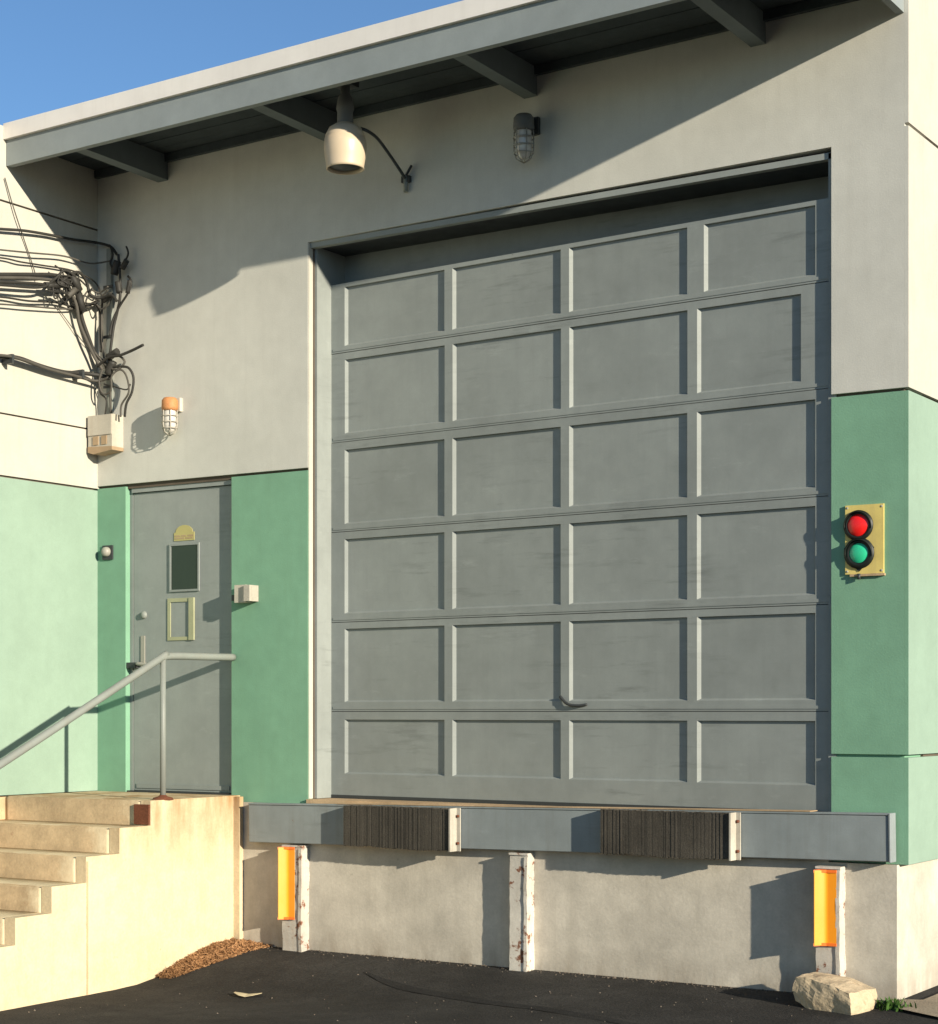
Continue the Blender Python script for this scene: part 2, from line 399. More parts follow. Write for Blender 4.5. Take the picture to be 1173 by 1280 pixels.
# door-local: u along the door, y depth (0 = face), z up from .963
us = [.117, .930, .992, 1.800, 1.860, 2.664, 2.727, 3.462]
rows = [(1.125, 1.480), (1.595, 2.075), (2.175, 2.663), (2.763, 3.250), (3.357, 3.842), (3.932, 4.318)]
joints = [.963, 1.532, 2.118, 2.712, 3.302, 3.888, 4.345]
Z0 = .963; LEN = 3.59; DEP = .017
def panel_bm(u0, u1, z0, z1):
    bm = BM(); box(bm, u0, u1, DEP, DEP + .012, z0, z1); return bm
for s in range(6):
    zb, zt = joints[s] + (.003 if s else .0), joints[s + 1] - .001
    pz0, pz1 = rows[s]
    cols = [(us[0], us[1]), (us[2], us[3]), (us[4], us[5]), (us[6], us[7])]
    if s == 4: cols[3] = (us[6], 3.375)
    if s == 5: cols[3] = (us[6] + .045, us[7])
    uu = sorted({0., LEN, *[q for c in cols for q in c]}); zz = [zb, pz0, pz1, zt]
    bm = BM(); V = {}
    def gv(u, y, z):
        k = (round(u, 5), round(y, 5), round(z, 5))
        if k not in V: V[k] = bm.verts.new((u, y, z - Z0))
        return V[k]
    for i in range(len(uu) - 1):
        for j in range(3):
            a, b, c_, d = uu[i], uu[i + 1], zz[j], zz[j + 1]
            if j == 1 and (a, b) in cols: continue
            bm.faces.new([gv(a, 0, c_), gv(b, 0, c_), gv(b, 0, d), gv(a, 0, d)])
    bv = .014
    for a, b in cols:          # sloping moulding round every opening
        o = [(a, pz0), (b, pz0), (b, pz1), (a, pz1)]
        n = [(a + bv * 1.35, pz0 + bv * .8), (b - bv * .6, pz0 + bv * .8), (b - bv * .6, pz1 - bv * .1), (a + bv * 1.35, pz1 - bv * .1)]
        for k in range(4):
            p, q = o[k], o[(k + 1) % 4]; r_, t_ = n[(k + 1) % 4], n[k]
            bm.faces.new([gv(p[0], 0, p[1]), gv(q[0], 0, q[1]), gv(r_[0], DEP, r_[1]), gv(t_[0], DEP, t_[1])])
    # section edges
    for z in (zb, zt):
        for i in range(len(uu) - 1):
            bm.faces.new([gv(uu[i], 0, z), gv(uu[i + 1], 0, z), gv(uu[i + 1], .04, z), gv(uu[i], .04, z)])
    for u in (0., LEN):
        for j in range(3):
            bm.faces.new([gv(u, 0, zz[j]), gv(u, .04, zz[j]), gv(u, .04, zz[j + 1]), gv(u, 0, zz[j + 1])])
    # slightly proud rail strip along the lower edge of each section
    if s: box(bm, .02, LEN - .02, -.0035, .0, zb + .012 - Z0, zb + .030 - Z0)
    sec = link('door_section', bm, M['grey'], gd)
    sec.location = (0, rng.uniform(-.0015, .0015), 0)
    for a, b in cols:
        p = link('panel', panel_bm(a + .002, b - .002, pz0 - Z0 + .002, pz1 - Z0 - .002), M['grey'], sec)
        p.location.y = rng.uniform(-.0012, .0012)
        p.rotation_euler = (rng.uniform(-.0006, .0006), 0, rng.uniform(-.0008, .0008)) if False else (0, 0, 0)
bm = BM(); box(bm, .0, LEN, -.004, .05, -.004, .022); link('bottom_seal', bm, M['dark'], gd, .003)
bm = BM(); box(bm, 0, LEN, .041, .05, 0, joints[-1] - Z0); link('door_back', bm, M['dark'], gd)
bm = BM(); tube(bm, spline([(1.80, -.008, .66), (1.86, -.02, .615), (1.93, -.018, .605), (1.99, -.008, .612)], 5), .009, 6)
link('lift_handle', bm, M['dark'], gd)

# ------------------------------------------------------------------ man door
md = thing('entry_door', (-8.42, .045, .965), 'grey steel entry door with a small dark window, above the stairs', 'door')
PB('door_leaf', M['grey'], md, -8.870, -7.975, .047, .085, .985, 3.055, .002)
PB('frame_stile', M['grey'], md, -8.903, -8.876, .044, .12, .965, 3.10, .003)
PB('frame_stile', M['grey'], md, -7.972, -7.949, .030, .12, .965, 3.10, .003)
PB('frame_head', M['grey'], md, -8.875, -7.973, .030, .12, 3.060, 3.10, .003)
PB('threshold', M['dark'], md, -8.903, -7.949, .01, .12, .955, .982, .003)
PB('door_back', M['dark'], md, -8.903, -7.949, .121, .14, .955, 3.10)
bm = BM()
wx0, wx1, wz0, wz1 = -8.520, -8.278, 2.370, 2.672
for a in ((wx0 - .014, wx0, wz0 - .014, wz1 + .014), (wx1, wx1 + .012, wz0 - .014, wz1 + .014)): box(bm, a[0], a[1], .036, .0468, a[2], a[3])
for a in ((wz0 - .014, wz0), (wz1, wz1 + .014)): box(bm, wx0 + .0002, wx1 - .0002, .036, .0468, a[0], a[1])
w = P('window_frame', M['grey'], md, bm, .003)
PB('window_pane', M['glassdark'], w, wx0, wx1, .042, .0466, wz0, wz1)
bm = BM(); pts = [(-8.497, 2.705), (-8.313, 2.705), (-8.313, 2.762)] + [(-8.405 + .078 * math.cos(R(a)), 2.762 + .05 * math.sin(R(a))) for a in range(0, 181, 20)] + [(-8.497, 2.762)]
prism(bm, pts, .043, .0468)
sk = P('warning_sticker', M['sticker'], md, bm)
bm = BM()
for a, b, z in ((-8.49, -8.44, 2.738), (-8.43, -8.385, 2.738), (-8.37, -8.322, 2.738), (-8.488, -8.40, 2.722), (-8.39, -8.325, 2.722)): box(bm, a, b, .0415, .0428, z - .005, z + .005)
P('sticker_print', M['boxbrown'], sk, bm)
bm = BM(); fx0, fx1, fz0, fz1 = -8.553, -8.312, 2.022, 2.312
box(bm, fx0, fx0 + .026, .040, .0468, fz0, fz1); box(bm, fx1 - .045, fx1, .034, .0468, fz0, fz1)
box(bm, fx0 + .0262, fx1 - .0452, .040, .0468, fz0, fz0 + .024); box(bm, fx0 + .0262, fx1 - .0452, .040, .0468, fz1 - .026, fz1)
P('notice_frame', M['frame'], md, bm, .001)
bm = BM(); lathe(bm, [(0, .02), (.02, .02), (.026, .008), (.028, 0)], 14, Matrix.Translation((-8.775, .047, 2.205)) @ Matrix.Rotation(R(90), 4, 'X'))
P('deadbolt', M['rail'], md, bm)
bm = BM(); box(bm, -8.80, -8.765, .040, .0468, 1.84, 2.06)
hp = P('handle', M['chrome'], md, bm, .004)
bm = BM(); tube(bm, spline([(-8.785, .04, 1.865), (-8.785, -.01, 1.865), (-8.76, -.022, 1.862), (-8.685, -.022, 1.858)], 4), .011, 8)
P('lever', M['chrome'], md, bm)
bm = BM(); box(bm, -8.90, -8.82, .004, .0468, 1.835, 1.875); P('latch_guard', M['dark'], md, bm, .004)
for z in (1.2, 2.0, 2.85):
    bm = BM(); tube(bm, [(-7.975, .04, z - .05), (-7.975, .04, z + .05)], .009, 8); P('hinge', M['grey'], md, bm)
bm = BM(); box(bm, -8.84, -8.0, .040, .0468, 1.0, 1.03); P('door_sweep', M['grey'], md, bm, .002)

# ------------------------------------------------------------------ dock edge beam and bumpers
SL = math.atan2(.062, 4.39)
db = thing('dock_edge_beam', (-7.73, -.03, .925), 'blue grey steel beam along the dock edge under the big door', 'beam')
rot = Matrix.Translation((-7.73, 0, .925)) @ Matrix.Rotation(-SL, 4, 'Y') @ Matrix.Translation((7.74, 0, -.925))
XE = -3.352
for a, b in ((-7.73, -6.905), (-6.902, -5.07), (-5.067, XE - .012)):
    bm = BM(); box(bm, a, b, -.10, -.031, .672, .918, mtx=rot); P('beam_plate', M['steel'], db, bm, .004)
bm = BM(); box(bm, -7.73, XE - .012, -.104, -.031, .919, .930, mtx=rot); P('top_flange', M['steel'], db, bm, .002)
bm = BM(); box(bm, XE - .011, XE, -.106, -.02, .668, .930, mtx=rot); P('end_plate', M['steel'], db, bm, .002)
bm = BM(); box(bm, -7.0, -3.80, -.106, .0, .9312, .9365, mtx=rot); P('tan_edge_strip', M['sill'], db, bm, .002)
def bumper(x0, x1, zt, zb, label):
    b = thing('dock_bumper', (x0, -.1, zb), label, 'dock bumper', 'laminated rubber bumpers on the dock beam')
    bm = BM(); n = int((x1 - x0) / .0115); w = (x1 - x0) / n
    for i in range(n):
        j = rng.uniform(-.0016, .0016); sag = .004 * math.sin(i * .11)
        vs = box(bm, x0 + i * w, x0 + i * w + w * .985, -.176 + j, -.105, zb + rng.uniform(-.003, .003) + sag, zt + rng.uniform(-.003, .003))
        for v in vs: v.co.x += rng.uniform(-.0012, .0012)
    lam = P('rubber_laminations', M['rubber'], b, bm, .0008); tag(lam, kind='stuff')
    PB('end_angle', M['bracket'], b, x1 + .002, x1 + .012, -.190, -.105, zb - .004, zt + .004, .002)
    ef = PB('end_flange', M['bracket'], b, x1 + .013, x1 + .036, -.116, -.106, zb - .004, zt + .004, .002)
    for z in (zb + .045, zt - .045):
        bm = BM(); lathe(bm, [(0, .014), (.009, .014), (.009, .0)], 6, Matrix.Translation((x1 + .024, -.116, z)) @ Matrix.Rotation(R(90), 4, 'X'))
        P('bolt', M['rust'], ef, bm)
bumper(-6.885, -6.085, .940, .685, 'dark laminated rubber bumper on the dock beam, left one')
bumper(-5.045, -4.235, .968, .712, 'dark laminated rubber bumper on the dock beam, right one')

# ------------------------------------------------------------------ guard posts
def post(x0, x1, zb, zt, label, amber=None, left=True):
    t = thing('guard_post', ((x0 + x1) / 2, -.06, zb), label, 'post', 'steel guard posts under the dock beam')
    bm = BM()
    # channel: web at the back, two lips
    box(bm, x0, x1, -.108, -.0305, zb, zt)
    box(bm, x1 - .022, x1, -.116, -.1082, zb, zt - .01)
    ve = [e for e in bm.edges if abs(e.verts[0].co.z - e.verts[1].co.z) > .2]
    bmesh.ops.subdivide_edges(bm, edges=ve, cuts=30, use_grid_fill=True)
    for v in bm.verts:
        v.co.x += .006 * noise.noise(Vector((x0, 0, v.co.z * 4))) + .004 * noise.noise(v.co * 22)
        v.co.y += .003 * noise.noise(v.co * 18 + Vector((3, 3, 3)))
    P('channel', M['postpaint'], t, bm)
    PB('cap_plate', M['postpaint'], t, x0 - .002, x1 + .004, -.116, -.0305, zt, zt + .012, .003)
    if amber:
        a0, a1, z0, z1 = amber
        bm = BM(); n = 12; yb = -.113
        # hollow half-round reflective cover, open to the front
        for i in range(n):
            pass
        prof = []
        for i in range(n + 1):
            s_ = i / n
            prof.append((a0 + (a1 - a0) * s_, yb - .003 - .052 * max(0, 1 - s_ / .48) ** 1.25))
        outer = [bm.verts.new((x, y, z0)) for x, y in prof]; top = [bm.verts.new((x, y, z1)) for x, y in prof]
        for i in range(n): bm.faces.new([outer[i], outer[i + 1], top[i + 1], top[i]]).smooth = True
        prof2 = [(a1, yb - .003), (a1 + .002, yb - .003), (a1 + .002, yb), (a0 - .003, yb), (a0 - .003, yb - .055), (a0, yb - .055)]
        o2 = [bm.verts.new((x, y, z0)) for x, y in prof2]; t2 = [bm.verts.new((x, y, z1)) for x, y in prof2]
        for i in range(5): bm.faces.new([o2[i], o2[i + 1], t2[i + 1], t2[i]])
        ar = P('amber_reflector', M['amber'], t, bm)
        for z in ((z0 - .004, z0 + .012), (z1 - .012, z1 + .004)):
            bm = BM(); prism(bm, [(a0 - .004, yb), (a1 + .003, yb), (a1 + .003, yb - .006), (a0 + .05, yb - .010), (a0 + .02, yb - .026), (a0 - .004, yb - .057)], z[0], z[1], 'z')
            P('reflector_end', M['amberdark'], ar, bm)
    return t
post(-7.425, -7.268, -.06, .655, 'white channel post with amber reflector, nearest the stairs', (-7.414, -7.326, .19, .652))
post(-5.700, -5.575, -.05, .675, 'plain white channel post with rust chips, midway under the beam')
post(-3.757, -3.620, -.05, .683, 'white channel post with amber reflector, standing behind the broken block', (-3.742, -3.640, .272, .675))

# ------------------------------------------------------------------ stairs and landing
XS = -7.872
st = thing('concrete_stairs', (-8.5, -1, 0), 'stained cream concrete stairs and landing leading up to the entry door', 'stairs')
tops = [.972, .815, .657, .500, .343, .186, .03]; fronts = [-.872, -1.152, -1.438, -1.722, -2.008, -2.29, -2.57]
prevy = -.001
ST = .085
# stringer: the cream side face of the stairs with its stepped outline
prof = [(-.001, -.45), (-.001, .973)]
for t_, f_ in zip(tops, fronts): prof += [(f_ - .0015, t_ + .0005)] + [(f_ - .0015, tops[tops.index(t_) + 1] + .001 if t_ != tops[-1] else -.45)]
prof = [(y, z) for y, z in prof]
bm = BM(); prism(bm, prof, XS - ST + .001, XS, 'x')
P('side_wall', M['stair'], st, bm, .008)
for i, (t_, f_) in enumerate(zip(tops, fronts)):
    yb = prevy; x1 = XS - ST
    bm = BM(); box(bm, XL + .008, x1, f_, yb, max(-.45, t_ - .5), t_)
    es = [e for e in bm.edges if abs(e.verts[0].co.z - t_) < 1e-4 and abs(e.verts[1].co.z - t_) < 1e-4 and abs(e.verts[0].co.y - f_) < 1e-4 and abs(e.verts[1].co.y - f_) < 1e-4]
    bmesh.ops.bevel(bm, geom=es, offset=.009, segments=2, affect='EDGES')
    le = [e for e in bm.edges if abs(e.verts[0].co.x - e.verts[1].co.x) > .5]
    bmesh.ops.subdivide_edges(bm, edges=le, cuts=40, use_grid_fill=True)
    for v in bm.verts:
        if v.co.y < f_ + .02 and v.co.z > t_ - .05:
            k = noise.noise(v.co * 5) * .004 + noise.noise(v.co * 31) * .0012
            v.co.y += abs(k) * .25; v.co.z -= abs(noise.noise(v.co * 11 + Vector((9, 0, 0)))) * .007
    o = P('landing' if i == 0 else 'step', [M['stair']], st, bm)
    me = o.data; me.materials.append(M['riser'])
    for p in me.polygons:
        p.use_smooth = abs(p.normal.x) < .9 and p.area < .02
        if p.normal.y < -.3: p.material_index = 1
    prevy = f_ + .0002
bm = BM(); box(bm, -8.0, XS - .004, -.888, -.874, .822, .948); P('rusty_nosing_plate', M['rust'], st, bm, .003)
PB('corner_fillet', M['stair'], st, XS + .0002, XS + .052, -.070, -.031, -.3, .967, .014)
# vertical crack/joint strip on the side of the stairs
PB('joint_seam', M['sill'], st, XS - .001, XS + .004, -1.436, -1.424, -.3, .63, .001)

# handrail
hr = thing('handrail', (-7.921, -.7, .972), 'grey pipe handrail with one post beside the entry stairs', 'handrail')
bm = BM(); tube(bm, [(-7.921, -.705, .972), (-7.921, -.705, 1.875)], .019, 12); P('post', M['rail'], hr, bm)
bm = BM(); tube(bm, spline([(-7.921, -3.0, .81), (-7.921, -2.08, 1.228), (-7.921, -.78, 1.846), (-7.921, -.715, 1.874), (-7.921, -.62, 1.888), (-7.921, -.3, 1.892), (-7.921, -.012, 1.895)], 6), .024, 12)
P('rail', M['rail'], hr, bm)
bm = BM(); lathe(bm, [(.02, .03), (.03, .02), (.062, .012), (.07, .0)], 12, Matrix.Translation((-7.921, -.705, .972))); P('base_flange', M['rust'], hr, bm)
bm = BM(); tube(bm, [(-7.921, -2.55, .16), (-7.921, -2.55, 1.01)], .019, 12); P('post', M['rail'], hr, bm)

# ------------------------------------------------------------------ lamps
lp = thing('bell_lamp', (-6.61, -.53, 5.2), 'cream bell shaped flood lamp hanging under the canopy', 'lamp')
T = Matrix.Translation((-6.61, -.53, .035)) @ Matrix.Diagonal((.95, .95, 1, 1))
bm = BM(); lathe(bm, [(.028, 5.07), (.06, 5.058), (.105, 5.03), (.128, 4.985), (.124, 4.975), (.132, 4.968), (.137, 4.92), (.131, 4.86), (.120, 4.80), (.122, 4.785), (.113, 4.785), (.110, 4.80), (.120, 4.86), (.12, 4.95), (.06, 5.02)], 32, T)
P('lamp_shade', M['lamp'], lp, bm)
bm = BM(); lathe(bm, [(.0, 5.01), (.085, 4.95), (.11, 4.83), (.10, 4.802), (0, 4.79)], 24, T); P('lens', M['dark'], lp, bm)
bm = BM(); lathe(bm, [(.0, 5.0), (.052, 5.05), (.05, 5.13), (.058, 5.15), (.045, 5.22), (.03, 5.24), (.03, 5.345), (0, 5.345)], 20, T); P('lamp_neck', M['capgrey'], lp, bm)
bm = BM(); box(bm, -6.67, -6.55, -.59, -.47, 5.32, 5.383); P('ceiling_box', M['dark'], lp, bm, .006)
bm = BM(); tube(bm, spline([(-6.565, -.52, 5.06), (-6.53, -.46, 5.07), (-6.50, -.36, 5.04), (-6.50, -.22, 4.97), (-6.51, -.08, 4.90), (-6.515, -.025, 4.87)], 6), .010, 8); P('supply_cable', M['dark'], lp, bm)
cf = thing('cable_fitting', (-6.515, 0, 4.86), 'small grey cable fitting on the wall at the end of the lamp cable', 'conduit')
bm = BM(); tube(bm, [(-6.515, -.022, 4.89), (-6.515, -.022, 4.79)], .015, 10); P('conduit_stub', M['rail'], cf, bm)
bm = BM(); tube(bm, [(-6.53, -.022, 4.87), (-6.47, -.022, 4.95)], .008, 8); P('cable_tail', M['dark'], cf, bm)
bm = BM(); box(bm, -6.545, -6.485, -.03, -.001, 4.85, 4.89); P('clamp', M['dark'], cf, bm, .004)

def jar_lamp(x, z, s, label, cap, glass, yo=.11):
    t = thing('jar_lamp', (x, 0, z), label, 'lamp')
    y = -yo; T = Matrix.Translation((x, y, z))
    bm = BM(); box(bm, x - .05 * s, x + .05 * s, -.03, -.001, z + .0, z + .10 * s); P('back_box', M['dark' if cap is M['capgrey'] else 'box'], t, bm, .006)
    bm = BM(); tube(bm, [(x, -.02, z + .06 * s), (x, y, z + .075 * s)], .022 * s, 10); P('bracket_arm', cap, t, bm)
    bm = BM(); lathe(bm, [(0, .10 * s), (.045 * s, .095 * s), (.06 * s, .075 * s), (.062 * s, .02 * s), (.056 * s, 0), (0, 0)], 20, T); P('lamp_cap', cap, t, bm)
    bm = BM(); lathe(bm, [(.046 * s, 0), (.048 * s, -.05 * s), (.046 * s, -.11 * s), (.036 * s, -.145 * s), (.015 * s, -.162 * s), (0, -.165 * s)], 20, T); P('glass_jar', glass, t, bm)
    bm = BM()
    for k in range(6):
        a = k * math.pi / 3 + .3; c_, s_ = math.cos(a), math.sin(a)
        tube(bm, [(x + c_ * .058 * s, y + s_ * .058 * s, z), (x + c_ * .06 * s, y + s_ * .06 * s, z - .11 * s), (x + c_ * .045 * s, y + s_ * .045 * s, z - .16 * s), (x, y, z - .185 * s)], .0038 * s, 5)
    for zz in (-.04, -.085, -.13):
        rr = .061 if zz > -.12 else .057
        tube(bm, [(x + math.cos(R(a)) * rr * s, y + math.sin(R(a)) * rr * s, z + zz * s) for a in range(0, 361, 20)], .0036 * s, 5)
    P('wire_cage', M['bracket'] if cap is M['orange'] else M['chrome'], t, bm)
jar_lamp(-5.60, 4.99, 1.02, 'caged glass jar lamp with a grey cap high under the canopy', M['capgrey'], M['jar'])
jar_lamp(-8.425, 3.580, .92, 'caged glass jar lamp with an orange cap above the entry door', M['orange'], M['jar'], .078)

# ------------------------------------------------------------------ small wall fittings
eb = thing('junction_box', (-9.03, 0, 3.4), 'weathered cream junction box in the wall corner under the cables', 'junction box')
PB('box_body', M['box'], eb, -9.150, -8.925, -.115, -.001, 3.375, 3.600, .008)
PB('lid', M['box'], eb, -9.148, -8.927, -.122, -.1155, 3.46, 3.597, .003)
bm = BM(); prism(bm, [(-9.152, 3.385), (-8.923, 3.375), (-8.923, 3.350), (-9.10, 3.330), (-9.152, 3.345)], -.118, -.001); P('bottom_tray', M['boxbrown'], eb, bm, .003)
for x in (-9.10, -9.02):
    PB('cover_plate', M['boxbrown'], eb, x, x + .05, -.1215, -.1157, 3.392, 3.452, .002)
sn = thing('door_bell', (-9.06, 0, 2.65), 'small round silver bell on the green wall left of the entry door', 'bell')
bm = BM(); lathe(bm, [(0, .04), (.02, .037), (.031, .025), (.034, .01), (.034, 0)], 20, Matrix.Translation((-9.07, -.012, 2.655)) @ Matrix.Rotation(R(90), 4, 'X')); P('bell_dome', M['chrome'], sn, bm)
PB('base_plate', M['dark'], sn, -9.115, -9.02, -.012, -.001, 2.60, 2.70, .004)
cr = thing('card_reader', (-7.8, 0, 2.3), 'beige metal card reader box right of the entry door', 'card reader')
PB('housing', M['box'], cr, -7.86, -7.765, -.075, -.001, 2.255, 2.372, .006)
PB('hood', M['bracket'], cr, -7.764, -7.715, -.095, -.001, 2.262, 2.368, .006)
PB('mount_arm', M['dark'], cr, -7.905, -7.861, -.05, -.001, 2.27, 2.31, .003)

# traffic signal
ts = thing('dock_signal', (-3.51, 0, 2.45), 'yellow backed dock signal with red and green lenses on green pier', 'signal')
PB('backplate', M['yellow'], ts, -3.628, -3.412, -.012, -.001, 2.275, 2.648, .004)
PB('backplate_foot', M['sill'], ts, -3.60, -3.405, -.018, -.001, 2.262, 2.274, .002)
for (x, z, r, m, nm, g, dd) in ((-3.552, 2.537, .059, M['red'], 'red', .024, 1.), (-3.548, 2.387, .053, M['greenlens'], 'green', .032, .9)):
    Q = Matrix.Translation((x, -.012, z)) @ Matrix.Rotation(R(90), 4, 'X') @ Matrix.Diagonal((1, 1, dd, 1))
    bm = BM(); lathe(bm, [(r + g, 0), (r + g, .010), (r + g * .5, .014), (r + .006, .017), (r + .002, .010), (0, .010)], 28, Q)
    hs = P('lens_housing', M['black'], ts, bm)
    bm = BM(); lathe(bm, [(r, .0105), (r * .8, .017), (r * .45, .021), (0, .023)], 28, Q)
    P(nm + '_lens', m, hs, bm)
    # visor: curved hood over the top of the lens
    bm = BM(); ins = []; outs = []
    for k in range(0, 19):
        a = R(-12 + 204 * k / 18); rr = r + g * .7
        d = .006 + .014 * max(0, math.sin(a))
        ins.append(bm.verts.new((x + rr * math.cos(a), -.024, z + rr * math.sin(a))))
        outs.append(bm.verts.new((x + (rr + .002) * math.cos(a), -.024 - d, z + (rr + .002) * math.sin(a) - .004)))
    for k in range(18): bm.faces.new([ins[k], ins[k + 1], outs[k + 1], outs[k]]).smooth = True
    v = P('visor', M['black'], hs, bm)
    sm = v.modifiers.new('thick', 'SOLIDIFY'); sm.thickness = .003
bm = BM(); prism(bm, [(-3.634, 2.415), (-3.600, 2.335), (-3.548, 2.288), (-3.498, 2.335), (-3.464, 2.415), (-3.50, 2.455), (-3.60, 2.455)], -.0165, -.0122); P('lens_bezel', M['black'], ts, bm, .002)
for sx in (-3.617, -3.424):
    for sz in (2.29, 2.634):
        bm = BM(); lathe(bm, [(0, .003), (.006, .002), (.007, 0)], 8, Matrix.Translation((sx, -.012, sz)) @ Matrix.Rotation(R(90), 4, 'X')); P('screw', M['chrome'], ts, bm)
bm = BM(); tube(bm, [(-3.548, -.018, 2.276), (-3.548, -.018, 2.245)], .009, 8); P('cable_gland', M['dark'], ts, bm)

# ------------------------------------------------------------------ cables
CABS = [
('thin',0.0100,[(-9.132,-1.358,4.659),(-9.126,-0.955,4.722),(-9.12,-0.748,4.756),(-9.132,-0.517,4.782),(-9.126,-0.296,4.797),(-9.12,-0.069,4.823),(-9.011,-0.04,4.786),(-8.945,-0.046,4.72)]),
('thin',0.0060,[(-9.112,-1.376,4.529),(-9.106,-0.974,4.578),(-9.1,-0.695,4.615),(-9.112,-0.387,4.66),(-9.106,-0.146,4.659),(-8.98,-0.072,4.675)]),
('thin',0.0060,[(-9.142,-1.349,4.472),(-9.136,-0.946,4.535),(-9.13,-0.774,4.543),(-9.142,-0.581,4.563),(-9.136,-0.286,4.584),(-9.13,-0.075,4.548),(-9.097,-0.03,4.44)]),
('thick',0.0140,[(-9.122,-1.367,4.342),(-9.116,-0.965,4.418),(-9.11,-0.685,4.473),(-9.122,-0.452,4.516),(-9.116,-0.306,4.5),(-9.11,-0.251,4.4),(-9.122,-0.208,4.276),(-9.116,-0.152,4.152),(-9.11,-0.087,4.039),(-9.047,-0.05,3.96),(-9.011,-0.056,3.855)]),
('thick',0.0120,[(-9.092,-1.394,4.313),(-9.086,-0.993,4.387),(-9.08,-0.678,4.444),(-9.092,-0.467,4.466),(-9.086,-0.367,4.43),(-9.08,-0.304,4.342),(-9.092,-0.262,4.23),(-9.086,-0.198,4.113),(-9.08,-0.126,4.007),(-9.048,-0.08,3.922)]),
('thick',0.0110,[(-9.072,-1.411,4.286),(-9.066,-1.011,4.354),(-9.06,-0.733,4.398),(-9.072,-0.501,4.434),(-9.066,-0.402,4.508),(-9.06,-0.302,4.56),(-9.072,-0.212,4.513),(-9.066,-0.18,4.43),(-9.033,-0.112,4.417),(-8.946,-0.1,4.425),(-8.888,-0.106,4.378)]),
('thick',0.0090,[(-9.052,-1.429,4.265),(-9.046,-1.03,4.327),(-9.04,-0.68,4.379),(-9.052,-0.536,4.463),(-9.046,-0.452,4.539),(-9.04,-0.368,4.523),(-9.052,-0.294,4.462),(-9.046,-0.392,4.387),(-9.04,-0.503,4.397)]),
('thin',0.0070,[(-9.132,-1.358,4.212),(-9.126,-0.955,4.273),(-9.12,-0.712,4.292),(-9.132,-0.442,4.333),(-9.126,-0.258,4.334),(-9.12,-0.109,4.383),(-9.118,-0.04,4.351),(-9.104,-0.046,4.225),(-9.091,-0.052,4.054)]),
('thin',0.0060,[(-9.122,-1.367,4.158),(-9.116,-0.965,4.222),(-9.11,-0.685,4.258),(-9.122,-0.3,4.315),(-9.116,-0.089,4.403),(-9.005,-0.062,4.479)]),
('wire',0.0040,[(-9.157,-0.884,5.083),(-9.151,-0.833,4.945),(-9.145,-0.782,4.822),(-9.157,-0.691,4.667),(-9.151,-0.631,4.533),(-9.145,-0.608,4.455)]),
('wire',0.0030,[(-9.157,-0.417,4.319),(-9.151,-0.31,4.228),(-9.145,-0.185,4.121),(-9.157,-0.031,4.042)]),
('low',0.0150,[(-9.122,-1.367,3.809),(-9.116,-0.965,3.874),(-9.11,-0.815,3.892),(-9.122,-0.6,3.874),(-9.116,-0.383,3.865),(-9.11,-0.158,3.888),(-9.032,-0.05,3.875)]),
('low',0.0100,[(-9.092,-1.394,3.811),(-9.086,-0.993,3.877),(-9.08,-0.786,3.878),(-9.092,-0.556,3.857),(-9.086,-0.298,3.847),(-9.08,-0.11,3.842),(-8.988,-0.08,3.86)]),
('down',0.0100,[(-8.916,-0.06,4.713),(-8.895,-0.066,4.559),(-8.89,-0.072,4.407),(-8.931,-0.06,4.303),(-8.956,-0.066,4.205),(-8.98,-0.072,4.039),(-9.007,-0.06,3.943)]),
('down',0.0080,[(-9.087,-0.04,4.437),(-9.089,-0.046,4.279),(-9.075,-0.052,4.108),(-9.064,-0.04,3.997),(-8.998,-0.046,3.877),(-8.999,-0.052,3.731),(-9.003,-0.04,3.588)]),
('down',0.0080,[(-8.817,-0.07,4.548),(-8.781,-0.076,4.504),(-8.806,-0.082,4.428),(-8.892,-0.07,4.352),(-8.954,-0.076,4.258),(-8.978,-0.082,4.149)]),
('loop',0.0090,[(-8.997,-0.07,3.93),(-8.886,-0.076,3.928),(-8.798,-0.082,3.907),(-8.765,-0.07,3.84),(-8.774,-0.076,3.74),(-8.82,-0.082,3.661),(-8.847,-0.07,3.576)]),
('loop',0.0070,[(-9.039,-0.09,3.919),(-9.063,-0.096,3.848),(-9.042,-0.102,3.773),(-9.008,-0.09,3.743),(-8.95,-0.096,3.776),(-8.937,-0.102,3.863),(-8.873,-0.09,3.903),(-8.807,-0.096,3.851),(-8.779,-0.102,3.737),(-8.858,-0.09,3.657),(-8.86,-0.096,3.574)]),
('loop',0.0060,[(-9.116,-0.05,3.911),(-9.095,-0.056,3.773),(-9.028,-0.062,3.71),(-9.055,-0.05,3.591)]),
('loop',0.0050,[(-9.053,-0.06,3.825),(-8.956,-0.066,3.798),(-8.83,-0.072,3.763),(-8.804,-0.06,3.801)]),
('down',0.0070,[(-9.009,-0.05,4.795),(-8.973,-0.056,4.722),(-8.99,-0.062,4.656),(-8.941,-0.05,4.596),(-8.89,-0.056,4.627),(-8.824,-0.062,4.7),(-8.851,-0.05,4.762)]),
('down',0.0060,[(-8.948,-0.09,4.411),(-8.988,-0.096,4.359),(-9.042,-0.102,4.342),(-9.082,-0.124,4.387),(-9.076,-0.193,4.34),(-9.07,-0.245,4.385),(-9.082,-0.171,4.467),(-9.063,-0.096,4.457),(-8.974,-0.102,4.49)]),
('rod',0.0100,[(-9.072,-0.103,3.943),(-8.97,-0.106,3.993),(-8.852,-0.112,3.997),(-8.752,-0.1,4.021),(-8.643,-0.106,4.047)]),
('rod',0.0080,[(-9.102,-0.103,4.047),(-9.022,-0.076,3.953),(-8.91,-0.082,3.908),(-8.847,-0.07,3.959),(-8.916,-0.076,4.009),(-8.986,-0.082,3.971)]),

]
